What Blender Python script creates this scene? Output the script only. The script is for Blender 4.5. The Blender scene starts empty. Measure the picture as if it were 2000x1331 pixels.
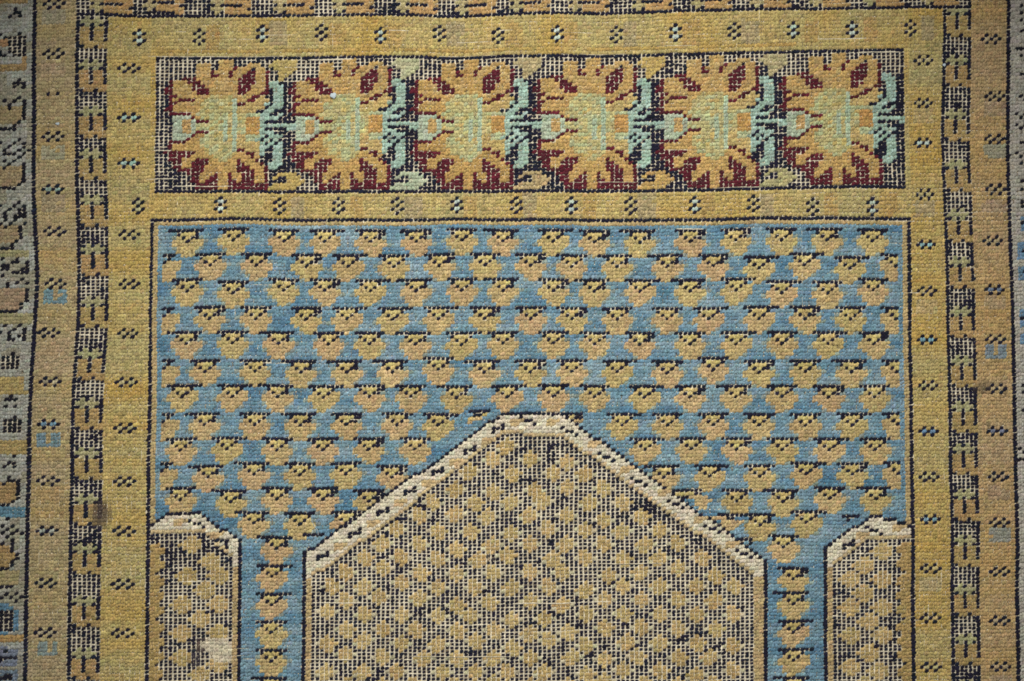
import bpy, math, random
import numpy as np

# ------------------------------------------------------------------ camera, world, lamp, exposure
# All pattern positions are measured on the rug itself in thirds of a millimetre
# (x to the right, y down the rug, origin at the rug's upper left measuring mark).
UNIT = 1.0 / 3000.0
WIDE, TALL = 2000.0, 1331.0
scene = bpy.context.scene
cam_data = bpy.data.cameras.new("camera")
cam_data.lens = 85.0
cam_data.sensor_width = 36.0
cam_data.clip_start = 0.05
cam_data.clip_end = 50.0
cam = bpy.data.objects.new("camera", cam_data)
scene.collection.objects.link(cam)
cam.location = (0.0, 0.0, WIDE * UNIT * 85.0 / 36.0 + 0.0035)
scene.camera = cam

world = bpy.data.worlds.new("World")
scene.world = world
world.use_nodes = True
bgn = world.node_tree.nodes["Background"]
bgn.inputs[0].default_value = (0.92, 0.95, 1.0, 1.0)
bgn.inputs[1].default_value = 0.16


def spot(name, loc, target, watts, deg, blend, radius, colour):
    d = bpy.data.lights.new(name, 'SPOT')
    d.energy = watts
    d.spot_size = math.radians(deg)
    d.spot_blend = blend
    d.shadow_soft_size = radius
    d.color = colour
    o = bpy.data.objects.new(name, d)
    scene.collection.objects.link(o)
    o.location = loc
    import mathutils
    v = mathutils.Vector(target) - mathutils.Vector(loc)
    o.rotation_euler = v.to_track_quat('-Z', 'Y').to_euler()
    return o


spot("gallery_spot_lamp", (-0.05, 1.05, 1.55), (0.008, -0.06, 0.0), 164.0, 30.8, 1.0, 0.05, (0.985, 0.98, 0.935))

scene.view_settings.view_transform = 'Standard'
scene.view_settings.look = 'None'
scene.view_settings.exposure = 0.0
scene.view_settings.gamma = 1.0
scene.cycles.filter_width = 1.7
scene.cycles.use_denoising = False

rng = np.random.default_rng(11)
random.seed(5)


# ------------------------------------------------------------------ helpers
def lin(c):
    c = np.asarray(c, float) / 255.0
    return np.where(c <= 0.04045, c / 12.92, ((c + 0.055) / 1.055) ** 2.4)


def interp(v, xs, ys):
    return np.interp(v, xs, ys)


def value_noise(x, y, cell, seed):
    """smooth value noise in -1..1 over arrays x, y"""
    g = np.random.default_rng(seed).uniform(-1, 1, (256, 256))
    fx, fy = x / cell + 1000.0, y / cell + 1000.0
    ix, iy = np.floor(fx).astype(int), np.floor(fy).astype(int)
    tx, ty = fx - ix, fy - iy
    tx, ty = tx * tx * (3 - 2 * tx), ty * ty * (3 - 2 * ty)
    a = g[ix % 256, iy % 256]; b = g[(ix + 1) % 256, iy % 256]
    c = g[ix % 256, (iy + 1) % 256]; d = g[(ix + 1) % 256, (iy + 1) % 256]
    return (a * (1 - tx) + b * tx) * (1 - ty) + (c * (1 - tx) + d * tx) * ty


# ------------------------------------------------------------------ knot grid
def block(a, b, n):
    return list(np.linspace(a, b, n + 1)[:-1])


edges = []
edges += block(-128, 53, 19)        # outer border, left
edges += block(53, 63, 1)           # dark line
edges += block(63, 138, 8)          # outer stripe
edges += block(138, 203, 7)         # dark band
edges += block(203, 288, 9)         # guard
edges += block(288, 297, 1)         # field line
edges += block(297, 1774, 165)      # field
edges += block(1774, 1783, 1)
edges += block(1783, 1851, 8)
edges += block(1851, 1909, 7)
edges += block(1909, 1977, 8)
edges += block(1977, 1986, 1)
edges += block(1986, 2131, 17) + [2131.0]
edges = np.array(edges)
NC = len(edges) - 1
ROW = 6.9
Y0 = 33.0 - ROW * 24
NR = 24 + 212
row_edges = Y0 + ROW * np.arange(NR + 1)


def bend(xr, yr):
    """hand-woven distortion of the straight loom grid"""
    x = 1000 + (xr - 1000) * (1 + 0.0205 * (yr - 665.0) / 1331.0)
    x = x + 11.0 * np.exp(-((yr - 560.0) / 165.0) ** 2) * interp(xr, [60, 200, 300], [1, 0.8, 0])
    x = x - 7.0 * np.exp(-((yr - 330.0) / 190.0) ** 2) * interp(xr, [1790, 1850, 1990], [0, 1, 1])
    amp = interp(yr, [-100, 110, 370, 440], [19, 17, 13, 2])
    y = yr - amp * interp(xr, [900, 1400, 1850, 2100], [0, 0.42, 1.0, 1.2])
    y = y + 2.6 * value_noise(xr, yr * 0.6, 150.0, 3) + 1.0 * value_noise(xr, yr, 45.0, 4)
    x = x + 1.3 * value_noise(xr * 0.7, yr, 130.0, 5) + 0.5 * value_noise(xr, yr, 40.0, 6)
    return x, y


cx_ref = (edges[:-1] + edges[1:]) / 2
cy_ref = (row_edges[:-1] + row_edges[1:]) / 2
XR, YR = np.meshgrid(cx_ref, cy_ref)
X, Y = bend(XR, YR)
CW = np.broadcast_to(edges[1:] - edges[:-1], (NR, NC))


def cell(x, y):
    d = ((X - x) / 9.0) ** 2 + ((Y - y) / 6.9) ** 2
    k = int(np.argmin(d))
    return k // NC, k % NC


COL = np.zeros((NR, NC, 3))
WEAR = np.zeros((NR, NC))
PART = np.zeros((NR, NC), int)
PARTS = []       # (name, parent id or None, label)
JIT = np.full((NR, NC), 0.085)


def part(name, parent=None, label=None, stuff=False):
    PARTS.append((name, parent, label, stuff))
    return len(PARTS) - 1


def put(mask, colour, pid=None, wear=None):
    COL[mask] = colour
    if pid is not None:
        PART[mask] = pid
    if wear is not None:
        WEAR[mask] = wear


def poly(pts, XX=None, YY=None):
    XX = X if XX is None else XX
    YY = Y if YY is None else YY
    inside = np.zeros(XX.shape, bool)
    n = len(pts)
    for i in range(n):
        x1, y1 = pts[i]; x2, y2 = pts[(i + 1) % n]
        if y1 == y2:
            continue
        cond = ((y1 > YY) != (y2 > YY)) & (XX < (x2 - x1) * (YY - y1) / (y2 - y1) + x1)
        inside ^= cond
    return inside


def rect(x0, y0, x1, y1):
    return (X > x0) & (X < x1) & (Y > y0) & (Y < y1)


def rrect(x0, y0, x1, y1):
    return (XR > x0) & (XR < x1) & (YR > y0) & (YR < y1)


def line_cells(a, b):
    """cells on the way from (row, col) a to b"""
    n = max(abs(b[0] - a[0]), abs(b[1] - a[1]), 1)
    return [(int(round(a[0] + (b[0] - a[0]) * t / n)), int(round(a[1] + (b[1] - a[1]) * t / n))) for t in range(n + 1)]


def stroke(pts, colour, pid=None, wear=None):
    cs = [cell(*p) for p in pts]
    for a, b in zip(cs[:-1], cs[1:]):
        for r, c in line_cells(a, b):
            if 0 <= r < NR and 0 <= c < NC:
                COL[r, c] = colour
                if pid is not None: PART[r, c] = pid
                if wear is not None: WEAR[r, c] = wear


def stamp(r0, c0, rows, key, pid, clip=None, wear=None, dark_wear=None):
    for i, s in enumerate(rows):
        for j, ch in enumerate(s):
            r, c = r0 + i, c0 + j
            if ch == '.' or not (0 <= r < NR and 0 <= c < NC):
                continue
            if clip is not None and not clip[r, c]:
                continue
            COL[r, c] = key[ch]
            PART[r, c] = pid
            if ch == '#':
                WEAR[r, c] = 0.25 if dark_wear is None else dark_wear
            else:
                WEAR[r, c] = 0.05 if wear is None else wear


# dye colours (sRGB)
YEL = (182, 160, 101)
STRIPE = (172, 154, 112)
INK = (27, 25, 42)
WINE = (84, 27, 38)
GOLD = (180, 147, 90)
PALE = (181, 170, 118)
HONEY = (184, 160, 104)
AQUA = (150, 172, 156)
ORANGE = (182, 142, 84)
BLUE = (112, 142, 156)
TAN = (184, 160, 113)
STRAW = (192, 172, 112)
CREAM = (206, 196, 172)
STAR = (178, 155, 102)
MOSS = (164, 158, 116)
GREY = (168, 148, 112)
RUST = (178, 146, 92)
DIM = (120, 150, 165)

# ------------------------------------------------------------------ paint the pattern onto the knots
P_OUT_L = part('outer_border', None, 'pale grey outer border with outlined leaf shapes, beside the left stripe', True)
P_OUT_R = part('outer_border', None, 'pale grey outer border with black and blue marks, beside the right stripe', True)
P_LINE_L = part('border_line', None, None, True)
P_LINE_R = part('border_line', None, None, True)
P_STR_L = part('outer_stripe', None, 'tan stripe with blue patches under its dotted flowers', True)
P_STR_R = part('outer_stripe', None, 'tan stripe with grey blue patches under its dotted flowers', True)
P_STR_T = part('outer_stripe', None, None, True)
P_BAND_L = part('dark_band', None, 'worn dark band of small tulips along the left guard stripe', True)
P_BAND_R = part('dark_band', None, 'worn dark band of small tulips along the right guard stripe', True)
P_BAND_T = part('dark_band', None, 'worn dark band of tulips lying sideways along the top guard', True)
P_GUARD = part('guard_stripe', None, 'yellow guard stripe framing the blossom panel and blue field', True)
P_FLINE = part('field_outline', None, None, True)
P_FEDGE = part('field_edging', None, None, True)
P_FIELD = part('blue_field', None, 'blue field above the arch, sprinkled with tan leaf shapes', True)
P_PANEL = part('blossom_panel', None, 'dark worn panel with a row of six blossoms', True)
P_NICHE = part('niche', None, 'large worn pointed niche filled with gold stars', True)
P_NICHE_L = part('side_niche', None, 'narrow worn side niche with a bare white patch', True)
P_NICHE_R = part('side_niche', None, 'narrow worn side niche with a gold comb along its right edge', True)
P_NBAND = part('niche_edging', None, 'cream edging of the large niche', True)
P_NBAND_L = part('niche_edging', None, None, True)
P_NBAND_R = part('niche_edging', None, None, True)

# --- outer borders
put(np.ones((NR, NC), bool), (164, 162, 148), P_OUT_L, 0.08)
put(XR > 1000, (178, 172, 158), P_OUT_R, 0.08)
outer_top = YR < -92
left_part = XR < 53
nz = value_noise(X, Y, 30, 21)
sel = left_part & (nz > 0.25); put(sel, (158, 152, 130))
sel = left_part & (nz < -0.35); put(sel, (172, 172, 160))

# --- lines and stripes
put(rrect(53, -106, 63, 2000), INK, P_LINE_L, 0.12)
put(rrect(1977, -106, 1986, 2000), INK, P_LINE_R, 0.12)
put(rrect(53, -106, 1986, -98), INK, P_LINE_L, 0.12)
put(rrect(63, -98, 138, 2000), STRIPE, P_STR_L, 0.12)
put(rrect(1909, -98, 1977, 2000), (182, 154, 108), P_STR_R, 0.12)
put(rrect(138, -98, 1909, -16), STRIPE, P_STR_T, 0.12)
put(rrect(138, -16, 203, 2000), INK, P_BAND_L, 0.62)
put(rrect(1851, 33, 1909, 2000), INK, P_BAND_R, 0.6)
put(rrect(138, -16, 1909, 33), INK, P_BAND_T, 0.62)
put(rrect(138, 26, 1909, 33), INK, P_BAND_T, 0.2)
put(rrect(138, 33, 147.3, 2000), INK, P_BAND_L, 0.3)
put(rrect(1900.7, 33, 1909, 2000), INK, P_BAND_R, 0.22)
put(rrect(1851, 33, 1859.3, 2000), INK, P_BAND_R, 0.25)
put(rrect(203, 33, 1851, 2000), YEL, P_GUARD, 0.18)

# abrash: woven bands of slightly different dye lots
ab = value_noise(XR * 0.10, YR, 42, 31) + 0.5 * value_noise(XR * 0.2, YR, 17, 32)
ab2 = value_noise(XR, YR * 0.4, 60, 33)
guard_v = (PART == P_GUARD) & ((XR < 288) | (XR > 1783))
guard_h = (PART == P_GUARD) & ~guard_v
for m, t in ((guard_v, ab), (guard_h, ab2)):
    tt = np.clip(t, -1, 1)[m][:, None]
    COL[m] = np.where(tt > 0, np.array(YEL) * (1 - tt * .85) + np.array((182, 150, 80)) * tt * .85,
                      np.array(YEL) * (1 + tt * .8) - np.array((168, 158, 112)) * tt * .8)
sm = np.isin(PART, (P_STR_L, P_STR_R, P_STR_T))
tt = np.clip(ab, -1, 1)[sm][:, None]
COL[sm] = np.where(tt > 0, COL[sm] * (1 - tt * .6) + np.array((186, 152, 92)) * tt * .6,
                   COL[sm] * (1 + tt * .5) - np.array((172, 150, 122)) * tt * .5)
# a darker ochre row along the lower edge of the upper guard
put(rrect(290, 93, 1774, 101) & (value_noise(X, Y, 90, 41) > -0.3), (174, 147, 86))

# --- field
put(rrect(288, 427, 1783, 434), INK, P_FLINE, 0.1)
put(rrect(288, 427, 297, 2000), INK, P_FLINE, 0.2)
put(rrect(1774, 427, 1783, 2000), INK, P_FLINE, 0.15)
put(rrect(297, 434, 1774, 2000), (178, 156, 110), P_FEDGE, 0.1)
put(rrect(306, 441, 1765, 2000), BLUE, P_FIELD, 0.1)
fm = PART == P_FIELD
fb = (1.0 * value_noise(XR * 0.12, YR, 14, 51) + 0.7 * value_noise(XR, YR, 26, 52))[fm][:, None]
COL[fm] = np.where(fb > 0, COL[fm] + fb * (np.array((86, 123, 146)) - COL[fm]) * .8,
                   COL[fm] - fb * (np.array((144, 163, 170)) - COL[fm]) * .6)

# niche outlines measured on the rug
N_OUT = [(586, 2000), (588, 1084), (984, 803), (1093, 803), (1498, 1092), (1506, 2000)]
N_IN = [(604, 2000), (606, 1128), (640, 1110), (982, 850), (1095, 850), (1474, 1124), (1486, 2000)]
L_OUT = [(270, 2000), (290, 1024), (328, 1002), (394, 1002), (470, 1056), (467, 2000)]
L_IN = [(270, 2000), (296, 1040), (394, 1040), (440, 1076), (456, 1092), (452, 2000)]
R_OUT = [(1614, 2000), (1606, 1072), (1696, 1009), (1748, 1009), (1778, 1030), (1790, 2000)]
R_IN = [(1628, 2000), (1622, 1112), (1700, 1052), (1776, 1050), (1784, 2000)]
not_border = (XR > 297) & (XR < 1774) & (YR > 441)


def erode4(m):
    e = m.copy()
    e[1:] &= m[:-1]; e[:-1] &= m[1:]
    e[:, 1:] &= m[:, :-1]; e[:, :-1] &= m[:, 1:]
    return e


EMPTY_FIELD = PART == P_FIELD
for out, inn, pid, bid in ((N_OUT, N_IN, P_NICHE, P_NBAND), (L_OUT, L_IN, P_NICHE_L, P_NBAND_L), (R_OUT, R_IN, P_NICHE_R, P_NBAND_R)):
    o = poly(out) & not_border
    i = poly(inn) & not_border
    put(o, CREAM, bid, 0.12)
    ring = o & ~erode4(o | ~not_border)
    # vertical sides carry a tan edging in place of the cream one
    side = o & ~i & (Y > (1128 if pid == P_NICHE else 1108))
    put(side, (180, 156, 112), bid, 0.15)
    i2 = i & ~erode4(i | ~not_border)
    put(i, INK, pid, 0.8)
    top_edge = i.copy(); top_edge[1:] &= ~i[:-1]
    up = np.zeros_like(i); up[:-1] = top_edge[1:]
    put(up & ~i & o, (192, 170, 128), bid, 0.2)
    put(ring, INK, bid, 0.12)
    EMPTY_FIELD &= ~o

# --- leaf shapes of the blue field
LEAF = [
    ["..#######..", "...#yyy#...", "..tg#y#gt..", "..ggg#gggt.", "..ggggggg..", "...gggggt..", "...ggggg...", "....ggg...."],
    ["..########.", "...#yyy#...", "...g#y#gg..", "..ggg#ggg..", ".tggggggg..", "...ggggg...", "...ggggt...", "....gg....."],
    ["..#######..", "...#yyy#...", "..tg#y#gt..", ".tggg#ggg..", "..ggggggg..", "..tggggg...", "...tgggg...", "....ggt...."],
    [".########..", "...#yyy#...", "..tg#y##t..", "..ggg#gggt.", "..ggggggg..", "..tgggggt..", "...ggggt...", "....ggg...."],
    ["..#######..", "...#yyy##..", "...g#y##t..", "..ggg#ggg..", "..gggggggt.", "...ggggg...", "....gggg...", "....tgg...."],
]
HALF_L = ["###...", ".#....", "#ggg..", "gggg..", "gggg..", "ggg...", "ggg...", "gg...."]
HALF_R = [".####", "..#yy", ".gg#y", ".ggg#", ".gggg", "..ggg", "..ggg", "...gg"]
n_leaf = 0


def leaf(x, y, kind=None, frag=None):
    r, c = cell(x, y)
    j = rng.uniform(-1, 1)
    key = {'#': INK, 'g': tuple(np.array(TAN) + np.array((1, -1, 2)) * j * 2 + rng.normal(0, 3)),
           'y': tuple(np.array(STRAW) + rng.normal(0, 4)), 't': (138, 149, 140)}
    rows = frag or LEAF[rng.integers(len(LEAF)) if kind is None else kind]
    pid = part('leaf_motif', P_FIELD)
    stamp(r, c - len(rows[0]) // 2, rows, key, pid, EMPTY_FIELD, 0.08, rng.choice([0.15, 0.3, 0.45]))


def leaf_row(y, xs, half=False):
    for x in xs:
        leaf(x, y)
    if half:
        r, c = cell(306, y); key = {'#': INK, 'g': TAN, 'y': STRAW}
        stamp(r, np.argmax(cx_ref > 306) + 1, HALF_L, key, part('leaf_motif', P_FIELD), EMPTY_FIELD)
        stamp(r, np.argmax(cx_ref > 1765) - 6, HALF_R, key, part('leaf_motif', P_FIELD), EMPTY_FIELD)


ODD = [362, 459, 551, 638, 722, 810, 899, 985, 1077, 1161, 1252, 1345, 1435, 1525, 1615, 1704]
EVEN = [408, 502, 596, 681, 766, 855, 945, 1033, 1119, 1207, 1300, 1389, 1479, 1569, 1660]
leaf_row(449, ODD)
leaf_row(500, EVEN, True)
leaf_row(549, ODD)
leaf_row(601, EVEN, True)
leaf_row(652, [x - 3 if x < 600 else x for x in ODD])
leaf_row(704, [x - 4 if x < 600 else x for x in EVEN], True)
leaf_row(756, [x - 5 if x < 900 else x + 3 for x in ODD])
leaf_row(808, [402, 498, 591, 679, 771, 857, 1211, 1302, 1393, 1482, 1574, 1662], True)
leaf(938, 806, frag=["#####", ".##y.", "ygg..", "g...."])
leaf(1126, 806, frag=["#####.", ".yy##.", "...gg."])
leaf_row(858, [357, 446, 541, 632, 722, 809, 1256, 1347, 1438, 1527, 1617, 1706])
leaf_row(909, [402, 494, 587, 680, 767, 1298, 1390, 1481, 1571, 1662], True)
leaf_row(957, [348, 447, 540, 630, 722, 1440, 1527, 1617, 1707])
leaf(1355, 957, frag=["#######.", ".yyyy##.", "..##gggg", ".....gggg", ".....ggg.", "......gg."])
leaf_row(1004, [492, 582, 677, 1485, 1580])
leaf(1420, 1006, frag=["..#####.", ".ggg##..", "...ggggg", "...gggg.", "....gg.."])
leaf(1660, 1010, frag=["..####", "...#.."])
leaf_row(1052, [540, 1533])
leaf(614, 1046, frag=[".#####"])
leaf(1463, 1054, frag=["###.", "..#."])
for k, y in enumerate((1104, 1162, 1216, 1271, 1328, 1384)):
    leaf(530 - k, y); leaf(1551 + (k == 0) * 2, y - 1 + (k < 1) * 7)

# --- marks in the cream edgings
DIAM = ["...#.", ".###.", ".#...", "....."]
DIAM2 = ["#....", ".##..", "...#.", "....."]
BLOB = ["....", ".ooo", ".oo."]


def band_marks(path, n0, n, pid, rows, t0=0.0):
    (x0, y0), (x1, y1) = path
    for k in range(n):
        t = (k + 0.5 + t0) / n
        x, y = x0 + (x1 - x0) * t, y0 + (y1 - y0) * t
        r, c = cell(x, y)
        m = PART == pid
        if k % 2 == n0:
            stamp(r - 1, c - 2, rows, {'#': INK}, part('edging_flower', pid), m, dark_wear=0.05)
        else:
            stamp(r - 1, c - 1, BLOB, {'o': (192, 166, 122)}, part('edging_spot', pid), m)


band_marks([(985, 827), (618, 1096)], 0, 13, P_NBAND, DIAM)
band_marks([(1100, 830), (1478, 1098)], 0, 11, P_NBAND, DIAM2)
for x, y, rows in ((1038, 823, DIAM2), (388, 1022, DIAM2), (438, 1062, ["###", "..#", "..#"]), (1712, 1035, DIAM2), (1655, 1066, DIAM)):
    pid = P_NBAND if 900 < x < 1200 else (P_NBAND_L if x < 900 else P_NBAND_R)
    r, c = cell(x, y)
    stamp(r - 1, c - 2, rows, {'#': INK}, part('edging_flower', pid), PART == pid, dark_wear=0.05)
for x, y in ((1002, 824), (1070, 824), (345, 1020), (415, 1045), (1680, 1045), (1750, 1030)):
    pid = P_NBAND if 900 < x < 1200 else (P_NBAND_L if x < 900 else P_NBAND_R)
    r, c = cell(x, y)
    stamp(r - 1, c - 1, BLOB, {'o': (192, 166, 122)}, part('edging_spot', pid), PART == pid)

# --- stars inside the niches
STARS = [
    ["..g..", ".ggg.", "pgggp", ".ggg.", "..g.."],
    [".gg..", ".ggg.", "pgggp", ".ggg.", "..g.."],
    ["..g..", ".ggg.", "pgggg", ".ggg.", "..gg."],
    ["..g..", ".ggg.", "ggggp", "pggg.", ".gg.."],
]


def star(r, c, pid, clip, big=False):
    j = rng.uniform(0, 1)
    g = np.array(STAR) * (1 - j * .5) + np.array((186, 154, 104)) * j * .5 + rng.normal(0, 4)
    rows = STARS[rng.integers(len(STARS))]
    if big:
        rows = ["..gg.", ".gggg", "ggggg", ".gggg", "..gg."]
    stamp(r - 2, c - 2, rows, {'g': tuple(g), 'p': (186, 178, 146)}, part('star_motif', pid), clip, rng.uniform(0.62, 0.9))


rc, cc = cell(1036, 896)
clip = (PART == P_NICHE) & erode4(PART == P_NICHE)
for j in range(-2, 30):
    for i in range(-9, 10):
        r, c = rc + 4 * j, cc + 8 * i + (4 if j % 2 else 0)
        if 2 <= r < NR - 2 and 2 <= c < NC - 2 and clip[r, c] and clip[r, c - 2] and clip[r, c + 2] and clip[r - 1, c] and clip[r - 2, c]:
            star(r + (rng.random() < 0.15) - (rng.random() < 0.15), c + (rng.random() < 0.1) - (rng.random() < 0.1), P_NICHE, clip)
for pid, pts in ((P_NICHE_L, [(366, 1066), (408, 1096), (357, 1124), (425, 1124), (393, 1152), (355, 1180), (425, 1180), (387, 1208), (353, 1236), (424, 1236), (353, 1288), (424, 1296), (385, 1322), (352, 1345), (420, 1350)]),
                 (P_NICHE_R, [(1722, 1077), (1683, 1105), (1657, 1135), (1716, 1135), (1685, 1163), (1655, 1190), (1718, 1190), (1690, 1217), (1657, 1244), (1719, 1244), (1692, 1275), (1660, 1305), (1716, 1310), (1690, 1340)])):
    clip = PART == pid
    for x, y in pts:
        star(*cell(x, y), pid, clip, True)
# gold combs along the outer sides of the two narrow niches
for side, pid in ((-1, P_NICHE_L), (1, P_NICHE_R)):
    cpid = part('gold_comb', pid)
    y = 1066
    while y < 1500:
        base = 297 if side < 0 else 1774
        for dy, n in ((0, 2), (7, 3), (14, 3), (21, 2), (28, 1)):
            yy = y + dy
            r, _ = cell(1000, yy)
            cols = [c for c in range(NC) if (0 < (cx_ref[c] - 297) < n * 9.4 if side < 0 else 0 < (1774 - cx_ref[c]) < (n + 0.2) * 9)]
            for c in cols:
                if PART[r, c] == pid and r < NR:
                    COL[r, c] = (170, 144, 92); PART[r, c] = cpid; WEAR[r, c] = 0.2
        y += 30

# --- dotted flowers and their tinted patches
EIGHT_H = [".#.#.", "#w#w#", ".#.#."]
EIGHT_V = [".#.", "#w#", ".#.", "#w#", ".#."]


def eight(x, y, vertical, pid, fill=None, tint=None, where='right'):
    r, c = cell(x, y)
    here = PART == pid
    if tint is not None:
        if where == 'right':
            m = here & (X > x + 17) & (X < x + 46) & (Y > y - 22) & (Y < y + 24)
        else:
            m = here & (X > x - 21) & (X < x + 22) & (Y > y + 13) & (Y < y + 42)
            if tint[2] > 150 or tint[2] > tint[0] + 12:
                m &= ~((abs(X - x - 1) < 4.5) & (Y < y + 33))
        m2 = m & (value_noise(X, Y, 9, 71) > -0.75)
        COL[m2] = COL[m2] * 0.18 + np.array(tint) * 0.82
    rows = EIGHT_V if vertical else EIGHT_H
    under = COL[max(r - 4, 0), c] * 0.75 + np.array((190, 196, 176)) * 0.25
    key = {'#': INK, 'w': tuple(under) if fill is None else fill}
    stamp(r - len(rows) // 2, c - len(rows[0]) // 2, rows, key, part('dotted_flower', pid), here, 0.08, 0.0)


TR, TG = (176, 147, 90), (164, 148, 112)
PB = (184, 196, 182)
top_x = [273, 385, 512, 627, 740, 857, 972, 1085, 1200, 1320, 1435, 1552, 1667, 1780]
top_y = [75, 71, 66, 67, 70, 67, 69, 68, 65, 63, 61, 59, 56, 53]
top_t = [None, TR, TG, TR, TR, TG, TR, TR, TG, TR, TG, TR, RUST, TG]
for k, (x, y, t) in enumerate(zip(top_x, top_y, top_t)):
    eight(x, y, True, P_GUARD, PB if k in (0, 2, 4, 7, 9, 11, 12) else None, t)
low_x = [430, 550, 665, 775, 890, 1005, 1118, 1232, 1355, 1470, 1590, 1705]
low_t = [None, TG, TR, TG, TR, TG, TR, TG, TR, TG, TR, TR]
for k, (x, t) in enumerate(zip(low_x, low_t)):
    eight(x, 404 - (x > 900) * 3, True, P_GUARD, PB if k in (0, 4, 6, 8, 11) else None, t)
eight(266, 403, True, P_GUARD)
for y in (135, 229, 317, 456, 553, 652, 745, 834, 940, 1038, 1140, 1240, 1340):
    eight(256 - (y - 100) * 0.013, y, False, P_GUARD, (150, 178, 166) if y in (229, 317) else None)
for y, f, t in ((117, None, None), (199, None, (176, 156, 110)), (281, PB, None), (380, None, TG), (475, (160, 196, 196), None), (570, None, (176, 156, 110)),
                (665, (120, 160, 168), None), (757, None, None), (842, (110, 140, 165), None), (934, None, None), (1018, (130, 160, 170), None),
                (1113, None, (172, 156, 116)), (1208, None, None), (1303, None, None)):
    eight(1804 + (y - 120) * 0.014, y, False, P_GUARD, f, t, 'below')
BL1, BL2 = (104, 142, 158), (150, 156, 140)
for y, f, t in ((5, None, (164, 156, 130)), (107, None, (172, 150, 120)), (270, None, (158, 156, 132)), (370, (150, 172, 156), (164, 146, 116)), (454, None, None),
                (553, None, BL1), (652, None, (172, 148, 112)), (744, None, None), (832, (112, 142, 160), (108, 140, 158)), (941, None, (178, 150, 104)),
                (1040, (170, 175, 165), None), (1142, None, None), (1240, None, (126, 146, 148))):
    eight(105 - (y - 100) * 0.012 + (6 if 450 < y < 620 else 0), y, False, P_STR_L, f, t, 'below')
r, c = cell(105, 185)
stamp(r, c - 2, [".#.#."], {'#': INK}, part('dotted_flower', P_STR_L), None, dark_wear=0)
for y, f, t in ((78, None, None), (185, None, (168, 146, 116)), (270, None, (152, 154, 134)), (374, None, (172, 148, 122)), (470, None, None),
                (565, (120, 132, 150), (168, 146, 112)), (662, None, (112, 134, 152)), (757, None, None), (843, (130, 134, 156), None), (935, None, (166, 142, 112)),
                (1021, None, (140, 146, 142)), (1117, None, None), (1213, None, None), (1307, None, (164, 142, 114))):
    eight(1939 + (y - 100) * 0.013, y, False, P_STR_R, f, t, 'below')

# --- tulips of the dark bands
TUL = ["#.p#p.#", "#ppppp#", "##p#p##", "#gg#gg#", "#gg#gg#", "#gg#gg#", "#gg#gg#", "#gggggg", "##gg#gg"]


def tulip(y, x, pid):
    r, _ = cell(x, y)
    c = int(np.argmax(cx_ref > (138 if x < 1000 else 1851)))
    j = rng.uniform(0, 1)
    g = tuple(np.array((172, 140, 94)) * (1 - j) + np.array((168, 146, 94)) * j)
    stamp(r - 5, c, TUL, {'#': INK, 'g': g, 'p': MOSS}, part('tulip_motif', pid), None, 0.3, 0.25)


for y in (72, 153, 243, 331, 419, 514, 618, 717, 816, 912, 1006, 1100, 1203, 1308, 1400):
    tulip(y, 170, P_BAND_L)
for y in (33 + 12, 147, 248, 346, 447, 542, 634, 733, 820, 906, 995, 1084, 1178, 1274, 1368):
    tulip(y, 1880, P_BAND_R)
TULT = ["".join(TUL[j][i] for j in range(len(TUL))) for i in range(7)]
for x in (215, 318, 447, 573, 692, 810, 926, 1037, 1155, 1271, 1391, 1507, 1620, 1730, 1840):
    r, c = cell(x, 8 - 17 * np.interp(x, [900, 1850], [0, 1]))
    stamp(r - 3, c - 4, TULT, {'#': INK, 'g': (180, 146, 96), 'p': (176, 162, 116)}, part('tulip_motif', P_BAND_T), (YR < 33), 0.3, 0.3)
    c0 = c - 4
stamp(24 - 1, int(np.argmax(cx_ref > 138)), ["#" * int(np.sum((cx_ref > 138) & (cx_ref < 1909)))], {'#': INK}, P_BAND_T, None, dark_wear=0.2)

# --- the blossom panel
pan = rrect(297, 107, 1772, 378)
put(pan, INK, P_PANEL, 0.5)
pr0 = int(np.argmax(cy_ref > 107))
pc0 = int(np.argmax(cx_ref > 297))
PRN = int(np.sum((cy_ref > 107) & (cy_ref < 378)))
RR, CC = np.meshgrid(np.arange(NR) - pr0, np.arange(NC) - pc0, indexing='ij')
RRf, CCf = (RR + 0.5) * 39.0 / PRN, CC + 0.5
leafcol = [(178, 158, 100), (176, 174, 138), (172, 156, 116), (184, 158, 96), (172, 160, 120), (170, 176, 150)]
leafcol2 = [(180, 156, 94), (170, 178, 150), (174, 152, 110), (184, 152, 94), (170, 162, 116), (166, 172, 146)]


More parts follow.
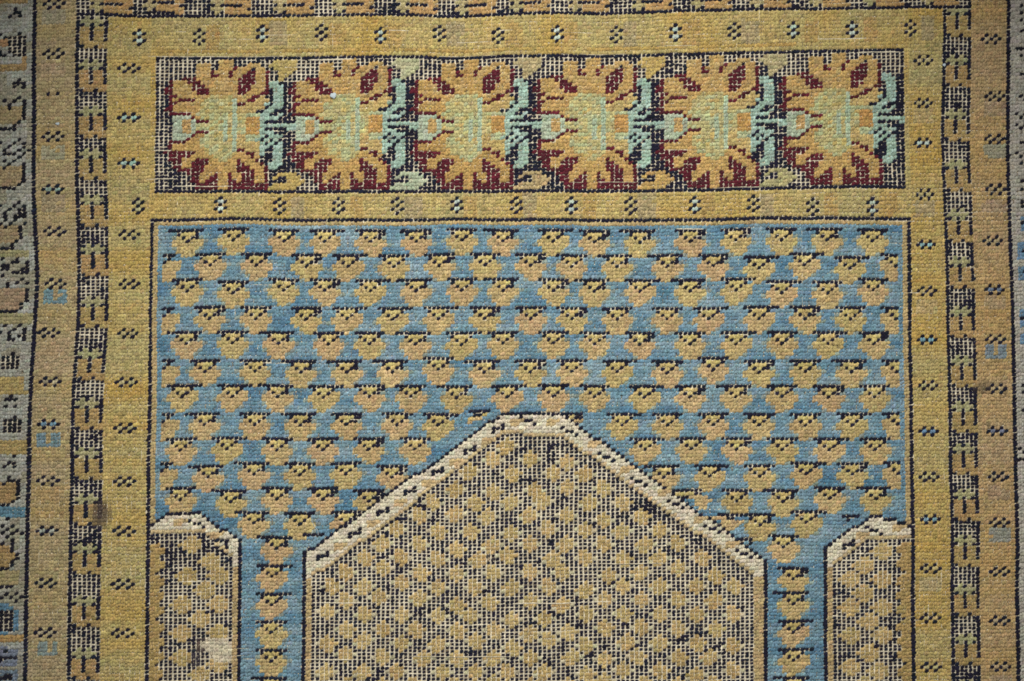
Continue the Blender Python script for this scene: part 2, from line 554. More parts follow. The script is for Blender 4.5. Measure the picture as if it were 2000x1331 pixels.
# one blossom with the tulip and the two small leaves on its right, knot by knot:
# row: colour letter + first-last column of the run
BLOSSOM = [
    "",
    "g14-16",
    "g9-11 g14-16 g20-22",
    "g9-11 k12 g14-16 w17 g18-20 g22-23",
    "k8 g9-11 w12 g13-15 w16 g17-19 w20-21 g22-23 w24",
    "k3-8 g9-11 w12-13 g14-15 w16 g17-18 w19-21 g22-23 w24",
    "k2-5 w6-8 g9-17 w18-21 g22-23 w24",
    "w3 g4-6 w7-9 g10-17 w18-21 g22-23 w24 a25-26 k28-29",
    "w3 g4-7 w8-10 g11-17 w18-20 g21-23 w24 a25-27 k28-29",
    "w2-3 g4-7 w8-11 g12-17 w18-20 g21-23 w24 k25 a26-27 k28-29",
    "w2-3 g4-8 w9-11 g12-17 w18-19 g20-22 w23-24 k25 a26-27 k28-29",
    "k2 w3-4 g5-11 y12-16 g17-20 w21-22 h23 k24-25 a26-27 k28-29",
    "k2 w3 g4 w5-8 g9-10 y11-16 a17 g18-19 w20-21 h22-24 k25 a26-27 k28-29",
    "k2 w3-4 g5-9 y10-16 a17 w18-19 h20-23 a24 k25 a26-27 k28-29",
    "w3 g4-9 y10-16 a17 h18-23 k24 a25-27 k28 k28-29",
    "w2-3 g4-9 y10-16 a17 h18-21 k22-23 a24-25 k26-27 a28 k28-29",
    "w3-7 g8 y9-16 a17 y18-19 s20-22 a23-24 k25-26 a27 k28-29",
    "a4-7 w8 g9 y10-14 s15 y16 a17 y18-19 o20-22 a23-26 k27-28",
    "a4-5 o6-7 a8 w9-11 y12-14 a15 y16 a17 y18-19 o20-22 a23 k24-28 k28-30",
    "a4-5 o6-7 a8 y9-13 s14 a15 y16 a17 y18-19 o20-22 a23-31",
    "a4-5 o6-7 a8 y9-13 s14 a15 y16 a17 y18-19 o20-22 a23 k24-28 a29-30",
    "a4-5 o6-7 a8 w9-11 y12-14 a15 y16 a17 y18-19 o20-22 a23-25 k26-28",
    "a4-7 w8 g9-10 y11-14 a15 y16 a17 h18-19 s20-22 a23 k24 a25-27 k28-29",
    "a4-6 w7 g8-9 y10-14 a15 y16 a17 h18-19 s20-21 a22 k23 a24 k25 a26 k27 a28 k28-29",
    "w3-6 g7-9 y10-16 a17 h18-22 a23 k24 a25 k26 a27 k28-29",
    "w3 g4-9 y10-16 a17 h18-22 a23-24 k25 a26-27 k28-29",
    "k2 w3 g4-10 y11-16 a17 w18-19 h20-22 a23 k24-25 a26-27 k28-29",
    "w2-8 g9-10 y11-17 g18-19 w20-21 h22 a23 k24-25 a26-27 k28-29",
    "k2 w3-7 g8-12 y13-16 g17-20 w21 g22 k23-25 a26-27 k28-29",
    "k2 w3-5 g6-8 w9-11 g12-13 y14-15 g16-17 w18 g19-21 w22 k23-25 a26-27 k28-29",
    "k3 w4-5 g6-7 w8-11 g12-17 w18-19 g20-22 w23 k24 a25-27 k28-29",
    "k3 w4-5 g6-7 w8-10 g11-17 w18-20 g21-23 w24 a25-26 k28-29",
    "k4 w5-10 g11-17 w18-21 g22-23 w24",
    "w7-9 g10-12 w13 g14-15 w16 g17-18 w19-21 g22-23 w24",
    "w8-9 g10-11 w12-13 g14-15 w16 g17-18 w19-21 g22-23 w24",
    "w8-9 g10 w11-13 g14-15 w16-17 g18 w19-21 g22-23 w24",
    "w9-13 g14-15 w16-24",
    "w9-13 g14-15 w16-24",
    "",
]
LEAVES = ({1: "l26-30", 2: "l25-30", 3: "k25 l26-30", 4: "k26 l27-29", 5: "l27-28", 6: "l27"},
          {33: "l27-30", 34: "l26 k27-28 l29-31", 35: "k26-28 l29-32", 36: "l26-31", 37: "l25-30"})


def runs(text):
    for tok in text.split():
        a, _, b = tok[1:].partition('-')
        yield tok[0], int(a), int(b or a)


for u in range(6):
    off = pc0 + u * 27
    pb = part('blossom', P_PANEL)
    pt = part('tulip_motif', P_PANEL)
    gj = rng.normal(0, 3)
    dye = {'g': np.array(GOLD) + gj, 'h': np.array(HONEY) + gj, 'y': np.array(PALE), 's': np.array((172, 176, 136)), 'a': np.array(AQUA), 'o': np.array(ORANGE), 'w': np.array(WINE), 'k': np.array(INK)}
    for r0_, text in enumerate(BLOSSOM):
        for ch, a, b in runs(text):
            for c_ in range(a, b + 1):
                r, c = pr0 + r0_, off + c_
                if not pan[r, c]:
                    continue
                k = dye[ch]
                if ch == 'y' and rng.random() < 0.35: k = np.array((172, 174, 130))
                if ch == 'y' and rng.random() < 0.12: k = np.array((182, 160, 100))
                if ch == 'g' and r0_ < 14 and rng.random() < 0.4: k = np.array((182, 154, 102))
                if ch == 'a' and c_ in (15, 17): k = np.array((166, 180, 152))
                if ch == 'a' and c_ < 10: k = np.array((168, 178, 154))
                if ch == 'a' and c_ > 22 and rng.random() < 0.3: k = np.array((160, 184, 170))
                if ch == 'o' and c_ < 10: k = np.array((180, 148, 96))
                COL[r, c] = k
                WEAR[r, c] = {'w': 0.15, 'k': 0.2}.get(ch, 0.1)
                PART[r, c] = P_PANEL if (ch == 'k' and c_ < 22) else (pt if c_ > 22 and ch in 'ak' else pb)
    for which, rows_ in enumerate(LEAVES):
        if u == 5:
            break
        pl = part('panel_leaf', P_PANEL)
        for r0_, text in rows_.items():
            for ch, a, b in runs(text):
                for c_ in range(a, b + 1):
                    r, c = pr0 + r0_, off + c_
                    COL[r, c] = INK if ch == 'k' else (leafcol, leafcol2)[which][u]
                    PART[r, c] = P_PANEL if ch == 'k' else pl
                    WEAR[r, c] = 0.2
# panel wear: mostly along its upper rows and its lower edge
pm = (PART == P_PANEL)
wn = value_noise(X, Y, 34, 97)
WEAR[pm] = np.clip(0.40 + 0.4 * wn[pm] + 0.42 * (RRf[pm] < 7) + 0.15 * (RRf[pm] > 34), 0.1, 0.95)
WEAR[pm & (CCf < 4)] = 0.62
WEAR[pm & (CCf < 7) & (RRf < 7)] = 0.95
for u in range(6):
    m = pan & (COL[..., 0] == WINE[0]) & (wn > 0.25)
    WEAR[m] = 0.3
put(pan & (RR == 0), INK, P_PANEL, 0.3)
put(pan & (RR == PRN - 1), INK, P_PANEL, 0.15)
put(pan & (RR == 1) & (value_noise(X, Y, 45, 99) > -0.2) & (COL[..., 0] == INK[0]), INK, P_PANEL, 1.0)

# --- outer border, left: leaf shapes, spots and patches
INKB = (30, 28, 38)


def dots(pts, name='border_mark', pid=P_OUT_L, colour=INKB):
    p = part(name, pid)
    pts = [(x - 8 if pid == P_OUT_L and x > 49 else x, y) for x, y in pts]
    for x, y in pts:
        r, c = cell(x, y)
        COL[r, c] = colour; PART[r, c] = p; WEAR[r, c] = 0.08


def patch(pts, colour, name='border_patch', pid=P_OUT_L, wear=0.1):
    p = part(name, pid)
    put(poly(pts) & (PART == pid), colour, p, wear)
    return p


def box(x0, y0, x1, y1):
    return [(x0, y0), (x1, y0), (x1, y1), (x0, y1)]


def boteh(y0, y1, x1, fill):
    """outlined leaf that runs in from outside: fill, right wall, sloping corner, base line"""
    x1 -= 9
    patch(box(-60, y0, x1 - 4, y1 - 4), fill, 'border_leaf')
    p = part('leaf_outline', P_OUT_L)
    stroke([(x1, y0 + 2), (x1, y1 - 18)], INKB, p, 0.12)
    stroke([(x1, y1 - 18), (x1 - 16, y1 - 1)], INKB, p, 0.05)
    stroke([(x1 - 16, y1), (-60, y1 + 1)], INKB, p, 0.05)


OB = (164, 138, 94)
patch(box(-60, -6, 55, 7), OB); patch(box(-60, 127, 54, 141), OB); patch(box(46, 110, 55, 141), OB)
for cx_, cy_ in ((33, 26), (34, 161), (24, 784), (22, 903)):
    dots([(cx_, cy_ - 9), (cx_ - 9, cy_), (cx_, cy_), (cx_ + 9, cy_), (cx_ - 10, cy_ + 8), (cx_ + 9, cy_ + 8)])
for gx, gy, w, h in ((24, 66, 3, 6), (18, 690, 3, 5), (16, 815, 3, 5)):
    m = rect(gx - 14, gy + 4, gx + 24, gy + h * 6.9)
    p = part('border_checks', P_OUT_L); put(m & (PART == P_OUT_L), INKB, p, 0.6)
    dots([(gx + 9, gy)])
patch(box(-60, 78, 14, 94), (176, 138, 100)); dots([(3, 66), (13, 73), (3, 101), (13, 107), (3, 107), (24, 107), (33, 107)])
dots([(4, 200), (13, 208), (21, 202), (28, 196), (35, 193), (44, 199)]); boteh(204, 249, 52, (166, 148, 108))
stroke([(16, 290), (36, 275)], INKB, part('border_mark', P_OUT_L)); dots([(3, 277), (45, 281), (10, 292), (10, 300), (16, 304)])
stroke([(20, 304), (37, 296)], INKB, part('border_mark', P_OUT_L)); stroke([(8, 326), (52, 292)], INKB, part('border_mark', P_OUT_L)); dots([(52, 298), (52, 288), (3, 318), (44, 318)])
boteh(322, 371, 52, (170, 148, 112))
dots([(3, 400), (20, 408), (26, 402), (33, 398), (45, 404), (39, 407), (12, 415), (12, 422), (12, 428), (53, 412), (53, 420), (46, 424), (39, 426), (33, 420), (31, 431), (24, 424)])
dots([(3, 440), (13, 444), (22, 438), (43, 437)]); boteh(440, 482, 52, (160, 140, 106))
patch(box(-60, 487, 55, 504), (158, 150, 110))
dots([(5, 507), (37, 507), (29, 512), (24, 515), (48, 514), (18, 520), (18, 528), (20, 534), (2, 520), (2, 526), (57, 522), (57, 528), (50, 534), (58, 535), (40, 526), (32, 532), (2, 541), (10, 550), (40, 543), (30, 552), (48, 552), (18, 560)])
boteh(562, 607, 58, (166, 142, 114))
patch(box(-60, 612, 60, 634), (162, 152, 112))
dots([(5, 635), (37, 637), (24, 645), (44, 645), (15, 650), (55, 651), (15, 657), (36, 656), (54, 660), (15, 664), (25, 664), (45, 665), (55, 666), (2, 650)])
patch(box(-60, 737, 50, 768), (176, 154, 100)); patch(box(-60, 858, 50, 888), (172, 150, 98))
boteh(942, 989, 43, (166, 138, 94)); dots([(4, 943), (12, 937), (20, 932), (30, 938), (38, 943)])
patch(box(-60, 994, 46, 1013), (98, 134, 148))
dots([(16, 1018), (6, 1026), (25, 1026), (14, 1034), (30, 1034), (6, 1044), (22, 1042), (36, 1036), (38, 1045), (14, 1052), (25, 1060), (4, 1060)])
boteh(1064, 1112, 36, (168, 140, 94))
patch(box(-60, 1116, 40, 1141), (164, 150, 108))
dots([(14, 1144), (4, 1150), (25, 1150), (32, 1158), (36, 1164), (34, 1172), (20, 1170), (12, 1164), (2, 1170)])
patch([(-60, 1184), (20, 1182), (40, 1195), (38, 1226), (10, 1242), (-60, 1240)], (96, 128, 146))
p = part('border_checks', P_OUT_L); put(rect(-60, 1194, 26, 1234), INKB, p, 0.5)
patch(box(-60, 1240, 40, 1258), (180, 146, 94))
patch([(-60, 1266), (16, 1264), (36, 1276), (36, 1300), (-60, 1302)], (128, 134, 148)); dots([(12, 1275), (4, 1284), (12, 1284), (22, 1284), (4, 1292), (25, 1288)])
patch(box(-60, 1312, 36, 1340), (120, 134, 146)); dots([(8, 1318), (16, 1322), (2, 1326), (12, 1329), (22, 1329)])
# --- outer border, right
for y in (8, 22, 40, 58, 93, 112, 143, 190, 222, 232, 246, 275, 300, 320, 352, 368, 395, 404, 620, 755, 770, 800, 880, 895):
    xx = 1990 + (y % 3) * 3
    dots([(xx, y), (xx + 9, y + 4), (xx + 18, y)], pid=P_OUT_R)
for a, b, x0 in ((420, 455, 1996), (475, 505, 1987), (520, 545, 1988), (605, 640, 1990), (652, 670, 1992)):
    patch(box(x0, a, 2050, b), (110, 140, 164), pid=P_OUT_R)
    dots([(2002, (a + b) / 2)], pid=P_OUT_R)
for y in np.arange(920, 1480, 46):
    patch(box(2012, y, 2070, y + 30), (150, 130, 100), pid=P_OUT_R)

# ------------------------------------------------------------------ wear, stains, bare threads
wl = value_noise(X, Y, 120, 101)
for pid in (P_BAND_L, P_BAND_R, P_BAND_T):
    m = (PART == pid) & (WEAR > 0.5)
    WEAR[m] = np.clip(0.70 + 0.4 * value_noise(X, Y, 26, 103)[m] + 0.15 * wl[m], 0.25, 1.0)
for pid in (P_NICHE, P_NICHE_L, P_NICHE_R):
    m = PART == pid
    WEAR[m] = np.clip(0.86 + 0.22 * value_noise(X, Y, 30, 104)[m], 0.45, 1.0)
    fresh = m & (value_noise(X * 0.35, Y, 13, 105) > 0.72)      # rows where the black pile still stands
    WEAR[fresh] = 0.35
WEAR[(PART == P_NICHE_L) & (Y < 1100)] *= 0.75
base_wear = value_noise(X, Y, 70, 106)
gm = (PART == P_GUARD)
WEAR[gm] = np.clip(0.16 + 0.2 * base_wear[gm], 0.02, 0.6)
# the lower half of the side stripes is rubbed down further
for pid in (P_GUARD, P_STR_L, P_STR_R):
    m = (PART == pid) & (Y > 850)
    WEAR[m] = np.clip(WEAR[m] + 0.18, 0, 0.6)

fm = PART == P_FIELD
WEAR[fm] = np.clip(0.1 + 0.18 * base_wear[fm], 0.0, 0.4)


def stain(x, y, rx, ry, colour, k):
    d = ((X - x) / rx) ** 2 + ((Y - y) / ry) ** 2
    w = np.clip(1.2 - d, 0, 1) * k
    COL[...] = COL * (1 - w[..., None]) + np.array(colour) * w[..., None]


stain(196, 1006, 21, 30, (92, 78, 66), 0.85)
stain(1918, 758, 18, 14, (96, 84, 62), 0.6)
stain(1003, 842, 0.1, 0.1, (80, 70, 50), 0)
stain(391, 1262, 13, 16, (120, 100, 84), 0.75)
stain(380, 1290, 12, 22, (110, 98, 92), 0.4)
stain(957, 1092, 7, 7, (140, 124, 92), 0.7)
stain(423, 70, 12, 9, (150, 110, 60), 0.35)
stain(40, 1285, 40, 40, (120, 128, 140), 0.12)
white = ((((X - 430) / 42) ** 2 + ((Y - 1268) / 25) ** 2 + 0.5 * value_noise(X, Y, 14, 141)) < 0.9) & (X < 462) & ((PART == P_NICHE_L) | (PART > P_NBAND_R))
COL[white] = (196, 184, 158); WEAR[white] = 0.9

# exposed warp threads (between column c-1 and c) that stand above the pile
LIFT = np.zeros((NR, NC + 1))


def streak(x, y0, y1, k=1.0):
    for y in np.arange(y0, y1, 6.9):
        r, c = cell(x + 4.5, y)
        if rng.random() < 0.78:
            LIFT[r, c] = k * rng.uniform(0.6, 1.0)


for s in ((1250, 436, 486), (1250, 640, 690), (1250, 750, 790), (1336, 372, 440), (1344, 436, 458), (1335, 436, 458), (1376, 440, 470), (1317, 360, 434), (1483, 0, 112), (1483, 380, 470),
          (1600, 0, 90), (1676, 10, 110), (650, 0, 110), (423, 404, 440), (366, 100, 376), (617, 340, 372), (1018, 110, 140), (1086, 320, 372), (1250, 60, 130), (1247, 320, 370), (434, 20, 60), (760, 0, 90), (1570, 430, 640),
          (1376, 540, 640), (1560, 600, 650), (1590, 700, 760), (820, 560, 600), (690, 880, 960), (1575, 250, 300), (1522, 170, 300), (1186, 0, 40), (961, 10, 60), (1050, 10, 60), (1075, 10, 50)):
    streak(*s, k=0.9)
for _ in range(110):
    x, y = rng.uniform(300, 1780), rng.uniform(0, 1330)
    streak(x, y, y + rng.uniform(10, 48), rng.uniform(0.35, 0.75))
# single pale nodes where a warp shows between the tufts of rubbed pile
pn = np.clip(0.16 + 0.30 * value_noise(X, Y, 55, 151) + 0.18 * value_noise(X, Y * 0.3, 20, 152), 0.02, 0.5)
pn = pn * np.isin(PART, (P_GUARD, P_STR_L, P_STR_R, P_NBAND, P_FIELD)) * np.where(PART == P_FIELD, 0.3, 1.0) + 0.10 * (PART > P_NBAND_R)
nodes = (rng.random((NR, NC)) < pn)
LIFT[:, :-1] = np.maximum(LIFT[:, :-1], nodes * rng.uniform(0.38, 0.68, (NR, NC)))
# exposed weft threads: short white scratches along a row
WLIFT = np.zeros((NR + 1, NC))
for x0, x1, y in ((520, 582, 69), (350, 362, 68), (900, 960, 86), (1100, 1160, 68), (1140, 1160, 66), (768, 800, 64), (985, 1010, 64), (1290, 1360, 90), (1330, 1378, 449), (300, 345, 352), (1600, 1700, 76), (1330, 1376, 452), (640, 700, 1182), (600, 690, 1290),
                 (300, 560, 116), (610, 690, 117), (870, 1000, 115), (1140, 1230, 111), (1680, 1760, 106), (1400, 1500, 368), (1180, 1240, 362), (350, 460, 370), (800, 1000, 1290), (1020, 1120, 1180), (1180, 1300, 1106), (470, 500, 1288), (466, 490, 1272)):
    for x in np.arange(x0, x1, 8.5):
        r, c = cell(x, y)
        WLIFT[r, c] = 0.9
for _ in range(60):
    x, y = rng.uniform(300, 1780), rng.uniform(0, 1330)
    for x2 in np.arange(x, x + rng.uniform(12, 60), 8.5):
        r, c = cell(x2, y); WLIFT[r, c] = 0.6

# ------------------------------------------------------------------ materials
def wool(name, fine=1700.0, bump=0.35, tint=None):
    m = bpy.data.materials.new(name)
    m.use_nodes = True
    nt = m.node_tree; N = nt.nodes; Lk = nt.links
    b = N['Principled BSDF']
    b.inputs['Roughness'].default_value = 0.92
    b.inputs['Specular IOR Level'].default_value = 0.18
    b.inputs['Sheen Weight'].default_value = 0.08
    b.inputs['Sheen Roughness'].default_value = 0.5
    at = N.new('ShaderNodeAttribute'); at.attribute_name = 'dye'
    tc = N.new('ShaderNodeTexCoord')
    geo = N.new('ShaderNodeNewGeometry')
    n1 = N.new('ShaderNodeTexNoise'); n1.inputs['Scale'].default_value = fine; n1.inputs['Detail'].default_value = 2.0
    n2 = N.new('ShaderNodeTexNoise'); n2.inputs['Scale'].default_value = 520.0; n2.inputs['Detail'].default_value = 2.0
    Lk.new(geo.outputs['Position'], n1.inputs['Vector']); Lk.new(geo.outputs['Position'], n2.inputs['Vector'])
    r1 = N.new('ShaderNodeMapRange'); r1.inputs[1].default_value = 0.3; r1.inputs[2].default_value = 0.7; r1.inputs[3].default_value = 0.46; r1.inputs[4].default_value = 1.54
    r2 = N.new('ShaderNodeMapRange'); r2.inputs[1].default_value = 0.3; r2.inputs[2].default_value = 0.7; r2.inputs[3].default_value = 0.84; r2.inputs[4].default_value = 1.16
    Lk.new(n1.outputs[0], r1.inputs[0]); Lk.new(n2.outputs[0], r2.inputs[0])
    mu = N.new('ShaderNodeMath'); mu.operation = 'MULTIPLY'
    Lk.new(r1.outputs[0], mu.inputs[0]); Lk.new(r2.outputs[0], mu.inputs[1])
    vm = N.new('ShaderNodeVectorMath'); vm.operation = 'SCALE'
    Lk.new(at.outputs['Color'], vm.inputs[0]); Lk.new(mu.outputs[0], vm.inputs['Scale'])
    Lk.new(vm.outputs[0], b.inputs['Base Color'])
    bp = N.new('ShaderNodeBump'); bp.inputs['Strength'].default_value = bump; bp.inputs['Distance'].default_value = 0.0004
    Lk.new(n1.outputs[0], bp.inputs['Height']); Lk.new(bp.outputs[0], b.inputs['Normal'])
    return m


M_WOOL = wool('wool_pile')
M_COTTON = wool('undyed_cotton_thread', 1500.0, 0.3)


def plain(name, c, rough=0.9, scale=60.0, amt=0.25):
    m = bpy.data.materials.new(name); m.use_nodes = True
    nt = m.node_tree; b = nt.nodes['Principled BSDF']
    b.inputs['Roughness'].default_value = rough
    n = nt.nodes.new('ShaderNodeTexNoise'); n.inputs['Scale'].default_value = scale; n.inputs['Detail'].default_value = 6
    geo = nt.nodes.new('ShaderNodeNewGeometry'); nt.links.new(geo.outputs['Position'], n.inputs['Vector'])
    rp = nt.nodes.new('ShaderNodeValToRGB')
    c = np.array(c)
    rp.color_ramp.elements[0].position = 0.3; rp.color_ramp.elements[1].position = 0.7
    rp.color_ramp.elements[0].color = (*(c * (1 - amt)), 1); rp.color_ramp.elements[1].color = (*(c * (1 + amt)), 1)
    nt.links.new(n.outputs[0], rp.inputs[0]); nt.links.new(rp.outputs[0], b.inputs['Base Color'])
    return m


# ------------------------------------------------------------------ the rug
MM = 3.0     # one millimetre in rug units
rug = bpy.data.objects.new('prayer_rug', None)
scene.collection.objects.link(rug)
rug.empty_display_size = 0.1
rug['label'] = 'worn antique prayer rug with blue field, blossom panel and pointed star-filled niche'
rug['category'] = 'rug'


def surface_z(x, y):
    """gentle unevenness of the rug lying on the floor, metres"""
    return 0.0012 + 0.0006 * value_noise(x, y, 210, 201) + 0.0003 * value_noise(x, y, 70, 202)


def to_world(x, y, z):
    return np.stack([(x - WIDE / 2) * UNIT, -(y - TALL / 2) * UNIT, z + surface_z(x, y)], -1)


def mesh_object(name, verts, loops, sizes, colours, mat, parent, smooth=True, origin=None):
    me = bpy.data.meshes.new(name)
    if origin is None:
        origin = np.zeros(3)
    v = verts - origin
    me.vertices.add(len(v)); me.vertices.foreach_set('co', v.astype(np.float32).ravel())
    me.loops.add(len(loops)); me.loops.foreach_set('vertex_index', loops.astype(np.int32))
    me.polygons.add(len(sizes))
    starts = np.concatenate([[0], np.cumsum(sizes)[:-1]])
    me.polygons.foreach_set('loop_start', starts.astype(np.int32))
    if smooth:
        me.polygons.foreach_set('use_smooth', np.ones(len(sizes), bool))
    if colours is not None:
        a = me.attributes.new('dye', 'FLOAT_COLOR', 'POINT')
        rgba = np.concatenate([colours, np.ones((len(colours), 1))], 1)
        a.data.foreach_set('color', rgba.astype(np.float32).ravel())
    me.update(calc_edges=True)
    me.validate()
    me.materials.append(mat)
    o = bpy.data.objects.new(name, me)
    scene.collection.objects.link(o)
    o.location = origin
    if parent is not None:
        o.parent = parent
    return o


# knot colours with dye variation from knot to knot
lum = 1.0 + rng.normal(0, 1, (NR, NC)) * JIT
albedo = lin(np.clip(COL, 0, 255)) * lum[..., None]
albedo *= 1.0 + rng.normal(0, 0.025, (NR, NC, 3))
dark = COL.sum(-1) < 150
albedo[dark] *= (0.8 + 0.5 * rng.random((dark.sum(), 1)))
tintd = rng.random((NR, NC))
albedo[dark & (tintd < 0.25)] *= np.array((0.8, 1.25, 1.05))
albedo = np.clip(albedo, 0.002, 0.9)

WOBBLE = rng.normal(0, 0.15, (NR, NC)) + 0.18 * value_noise(XR * 3, YR, 30, 161)
# knot template: hexagonal tuft, leaning up to the right
ang = np.array([30, 90, 150, 210, 270, 330]) * math.pi / 180
bx, by = np.cos(ang) * 0.60, np.sin(ang) * 0.60
SLANT = 0.42
NV = 13
t_faces = []
for k in range(6):
    t_faces.append([k, (k + 1) % 6, 6 + (k + 1) % 6, 6 + k])
for k in range(6):
    t_faces.append([6 + k, 6 + (k + 1) % 6, 12])
T_LOOPS = np.array([i for f in t_faces for i in f])
T_SIZES = np.array([len(f) for f in t_faces])


def knots(mask):
    """one tuft per worn dark knot, two side by side (left and right of the warp pair) for standing pile"""
    rr, cc = np.nonzero(mask)
    two = ~dark[rr, cc]
    rr = np.concatenate([rr, rr[two]]); cc = np.concatenate([cc, cc[two]])
    n1 = len(two)
    half = np.zeros(len(rr)); half[:n1][two] = -1.0; half[n1:] = 1.0
    n = len(rr)
    isd = dark[rr, cc]
    jit = np.where(isd, 0.55, 0.5)
    x, y = X[rr, cc] + rng.normal(0, 1, n) * jit, Y[rr, cc] + rng.normal(0, 1, n) * jit
    w = np.clip(WEAR[rr, cc] + np.where(isd, WOBBLE[rr, cc] * np.where(COL[rr, cc, 0] > 60, 0.25, 1.0), 0.0), 0, 1)
    fw = np.where(isd, np.interp(w, [0, 0.3, 0.6, 1.0], [1.16, 1.12, 0.86, 0.68]), np.interp(w, [0, 0.2, 0.35, 0.6, 1.0], [1.18, 1.14, 1.05, 0.93, 0.84]))
    fh = np.where(isd, np.interp(w, [0, 0.3, 0.6, 1.0], [1.04, 1.0, 0.92, 0.74]), np.interp(w, [0, 0.3, 0.6, 1.0], [1.2, 1.16, 1.1, 1.06]))
    ht = np.where(isd, np.interp(w, [0, 0.4, 1.0], [1.02, 0.86, 0.36]), np.interp(w, [0, 0.4, 1.0], [1.05, 0.9, 0.62])) * MM * UNIT
    ht = ht * (1 + rng.normal(0, 0.09, n))
    cw = CW[rr, cc] * fw
    sl = SLANT * np.where(isd, 1.0, 0.8) + rng.normal(0, 0.1, n)
    x = x + half * 0.25 * cw
    y = y - half * 0.25 * cw * sl * 0.72
    cw = np.where(half == 0, cw, cw * 0.56) * (1 + rng.normal(0, 0.08, n))
    ch = ROW * fh * (1 + rng.normal(0, 0.09, n))
    px = np.empty((n, NV)); py = np.empty((n, NV)); pz = np.empty((n, NV))
    for k in range(6):
        jx = 1 + rng.normal(0, 0.09, n)
        px[:, k] = bx[k] * cw * jx; py[:, k] = by[k] * ch * jx - sl * px[:, k] * 0.72; pz[:, k] = 0.1 * ht
        jx = 1 + rng.normal(0, 0.09, n)
        px[:, 6 + k] = bx[k] * cw * 0.87 * jx; py[:, 6 + k] = by[k] * ch * 0.82 * jx - sl * px[:, 6 + k] * 0.72
        pz[:, 6 + k] = ht * (np.where(isd, 0.82, 0.88) + rng.normal(0, 0.06, n))
    px[:, 12] = rng.normal(0, 0.5, n); py[:, 12] = rng.normal(0, 0.5, n); pz[:, 12] = ht
    v = to_world((x[:, None] + px).ravel(), (y[:, None] + py).ravel(), pz.ravel())
    # the y axis is mirrored on the way to world space, so the faces turn upward when reversed
    loops = np.concatenate([np.array(f[::-1]) for f in t_faces])
    loops = (loops[None] + (np.arange(n) * NV)[:, None]).ravel()
    sizes = np.tile(T_SIZES, n)
    tone = 1 + rng.normal(0, 0.07, n)
    col = np.repeat(np.clip(albedo[rr, cc] * tone[:, None], 0.002, 0.9), NV, axis=0)
    return v, loops, sizes, col


objs = {}
order = list(range(len(PARTS)))
for pid in order:
    name, parent, label, stuff = PARTS[pid]
    mask = PART == pid
    if not mask.any():
        continue
    v, loops, sizes, col = knots(mask)
    # reverse winding: y is mirrored when going to world space
    org = np.array([v[:, 0].mean(), v[:, 1].mean(), 0.0])
    par = rug if parent is None else objs[parent]
    o = mesh_object(name, v, loops, sizes, col, M_WOOL, None, origin=org)
    o.parent = par
    if parent is not None:
        o.location = org - np.array(par.location)
    if label: o['label'] = label
    if stuff: o['kind'] = 'stuff'
    objs[pid] = o


# warp threads: one between each two columns; weft threads: between each two rows
def thread_mesh(name, warp):
    if warp:
        n_l, n_s = NC + 1, NR + 1
        xr = edges[:, None] * np.ones((1, n_s)); yr = np.ones((n_l, 1)) * row_edges[None]
        lift = np.pad(LIFT, ((0, 1), (0, 0)), mode='edge').T
        half = 1.3 + 0.5 * value_noise(xr * 2.3, yr, 22, 301) + 0.35 * lift
        z = (0.54 + 0.08 * value_noise(xr * 3, yr, 9, 302)) * MM
        z = z + lift * 0.62 * MM
    else:
        n_l, n_s = NR + 1, NC + 1
        xr = np.ones((n_l, 1)) * edges[None]; yr = row_edges[:, None] * np.ones((1, n_s))
        lift = np.pad(WLIFT, ((0, 0), (0, 1)), mode='edge')
        pair = np.where(np.arange(n_l) % 2 == 0, 1.0, 0.0)[:, None] * np.ones((1, n_s))
        half = 0.5 + 0.55 * pair + 0.45 * value_noise(xr, yr * 2.0, 26, 303)
        half = np.maximum(half, 0.25) + 0.5 * lift
        z = (0.42 + 0.06 * pair) * MM + lift * 0.85 * MM
    x, y = bend(xr, yr)
    x = x + rng.normal(0, 0.18, x.shape); y = y + rng.normal(0, 0.18, y.shape)
    z = z * UNIT
    vs = []
    for s, hz in ((-1, 0.3), (0.0, 1.0), (1, 0.3)):
        if warp:
            p = to_world((x + s * half).ravel(), y.ravel(), (z * hz).ravel())
        else:
            p = to_world(x.ravel(), (y + s * half).ravel(), (z * hz).ravel())
        vs.append(p.reshape(n_l, n_s, 3))
    V = np.stack(vs, 2)          # n_l, n_s, 3, 3
    idx = np.arange(n_l * n_s * 3).reshape(n_l, n_s, 3)
    a = idx[:, :-1, :-1]; b = idx[:, :-1, 1:]; c = idx[:, 1:, 1:]; d = idx[:, 1:, :-1]
    if warp:
        q = np.stack([a, d, c, b], -1)
    else:
        q = np.stack([a, d, c, b], -1)
    loops = q.reshape(-1)
    sizes = np.full(len(loops) // 4, 4)
    base = lin((214, 203, 178))
    t = 1 + 0.10 * value_noise(xr, yr, 30, 304) + rng.normal(0, 0.07, xr.shape)
    col = base[None, None] * t[..., None]
    col = np.repeat(col[:, :, None, :], 3, 2).reshape(-1, 3)
    o = mesh_object(name, V.reshape(-1, 3), loops, sizes, np.clip(col, 0, 0.9), M_COTTON, rug)
    o['kind'] = 'stuff'
    return o


thread_mesh('warp_threads', True)
thread_mesh('weft_threads', False)

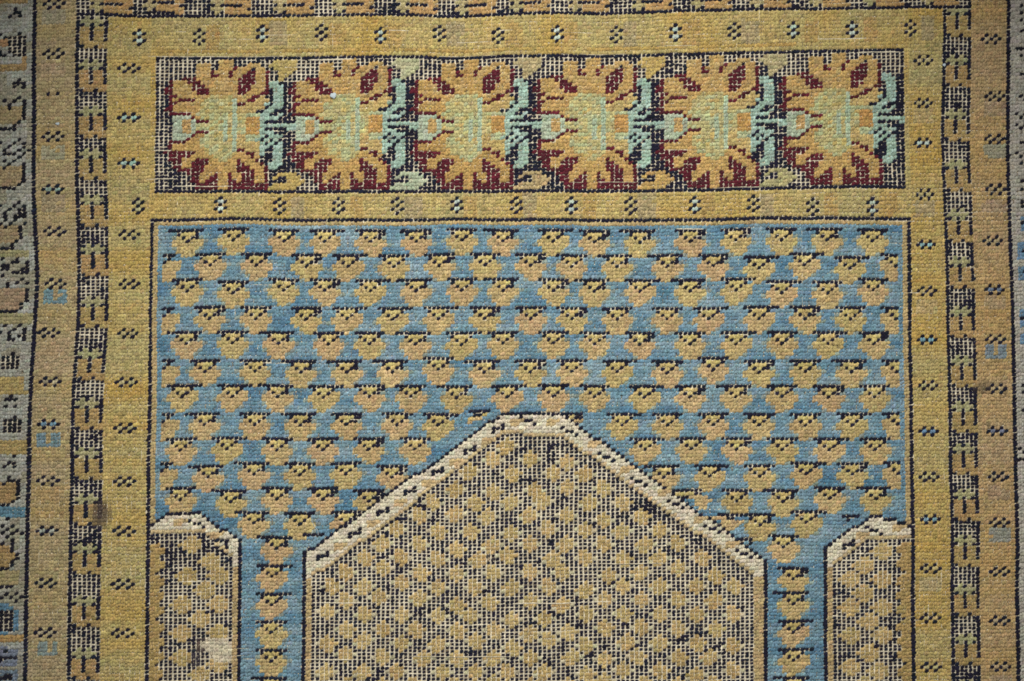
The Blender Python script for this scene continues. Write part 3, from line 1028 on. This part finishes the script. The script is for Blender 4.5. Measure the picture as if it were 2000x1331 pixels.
# backing web under the pile
gx = np.linspace(edges[0] - 2, edges[-1] + 2, 90); gy = np.linspace(row_edges[0] - 2, row_edges[-1] + 2, 70)
GX, GY = np.meshgrid(gx, gy)
bxx, byy = bend(GX, GY)
top = to_world(bxx.ravel(), byy.ravel(), np.full(bxx.size, 0.00008)).reshape(70, 90, 3)
bot = top.copy(); bot[..., 2] = 0.0003
V = np.concatenate([top.reshape(-1, 3), bot.reshape(-1, 3)])
idx = np.arange(70 * 90).reshape(70, 90)
q = np.stack([idx[:-1, :-1], idx[1:, :-1], idx[1:, 1:], idx[:-1, 1:]], -1).reshape(-1, 4)
q2 = q[:, ::-1] + 6300
rim = []
ring = list(idx[0, :]) + list(idx[1:, -1]) + list(idx[-1, -2::-1]) + list(idx[-2:0:-1, 0])
for a, b in zip(ring, ring[1:] + ring[:1]):
    rim.append([a, b, b + 6300, a + 6300])
allq = np.concatenate([q, q2, np.array(rim)])
cols = np.tile(lin((120, 104, 84)), (len(V), 1))
backing = mesh_object('backing_web', V, allq.reshape(-1), np.full(len(allq), 4), cols, M_COTTON, rug)
backing['kind'] = 'stuff'

# ------------------------------------------------------------------ floor
fl = mesh_object('floor', np.array([[-2.5, -2.5, 0], [2.5, -2.5, 0], [2.5, 2.5, 0], [-2.5, 2.5, 0.0]]), np.arange(4), np.array([4]), None,
                 plain('grey_screed', (0.16, 0.15, 0.14), 0.8, 30.0, 0.2), None, False)
fl['kind'] = 'structure'
fl['label'] = 'plain grey floor under the rug'
fl['category'] = 'floor'


# ------------------------------------------------------------------ loose bits lying on the rug
def lint(x, y, rx, ry, label):
    import bmesh
    bm = bmesh.new()
    bmesh.ops.create_icosphere(bm, subdivisions=3, radius=1.0)
    for v in bm.verts:
        p = v.co
        k = 1 + 0.25 * math.sin(5 * p.x + 3 * p.y) * math.cos(4 * p.y + 2 * p.z)
        v.co = (p.x * rx * UNIT * k, p.y * ry * UNIT * k, p.z * min(rx, ry) * 0.3 * UNIT)
    me = bpy.data.meshes.new('lint_speck'); bm.to_mesh(me); bm.free()
    for f in me.polygons: f.use_smooth = True
    me.materials.append(M_LINT)
    o = bpy.data.objects.new('lint_speck', me)
    scene.collection.objects.link(o)
    p = to_world(np.array([x]), np.array([y]), np.array([0.0011]))[0]
    o.location = (p[0], p[1], p[2] + min(rx, ry) * 0.25 * UNIT)
    o['label'] = label; o['category'] = 'lint'; o['group'] = 'lint specks on the rug'
    return o


M_LINT = plain('white_lint', (0.5, 0.57, 0.6), 0.9, 4000.0, 0.2)
lint(651, 187, 6, 5.5, 'pale blue white lint speck on the second blossom from the left edge')
lint(112, 242, 4, 2.5, 'tiny white lint speck on the left tan stripe')
lint(1845, 127, 3, 3, 'tiny white speck between yellow guard stripe and dark tulip band')

cu = bpy.data.curves.new('loose_fibre', 'CURVE')
cu.dimensions = '3D'; cu.bevel_depth = 0.00016; cu.bevel_resolution = 1
sp = cu.splines.new('BEZIER')
pts = [(608, 1016), (614, 1029), (620, 1037), (621, 1046)]
sp.bezier_points.add(len(pts) - 1)
for bpnt, (x, y) in zip(sp.bezier_points, pts):
    p = to_world(np.array([x], float), np.array([y], float), np.array([0.0013]))[0]
    bpnt.co = p; bpnt.handle_left_type = bpnt.handle_right_type = 'AUTO'
tmp = bpy.data.objects.new('tmp_fibre', cu)
scene.collection.objects.link(tmp)
dg = bpy.context.evaluated_depsgraph_get()
me = bpy.data.meshes.new_from_object(tmp.evaluated_get(dg))
bpy.data.objects.remove(tmp)
me.materials.clear(); me.materials.append(M_LINT)
fo = bpy.data.objects.new('loose_fibre', me)
scene.collection.objects.link(fo)
fo['label'] = 'thin curled white fibre lying beside the niche edging'
fo['category'] = 'fibre'
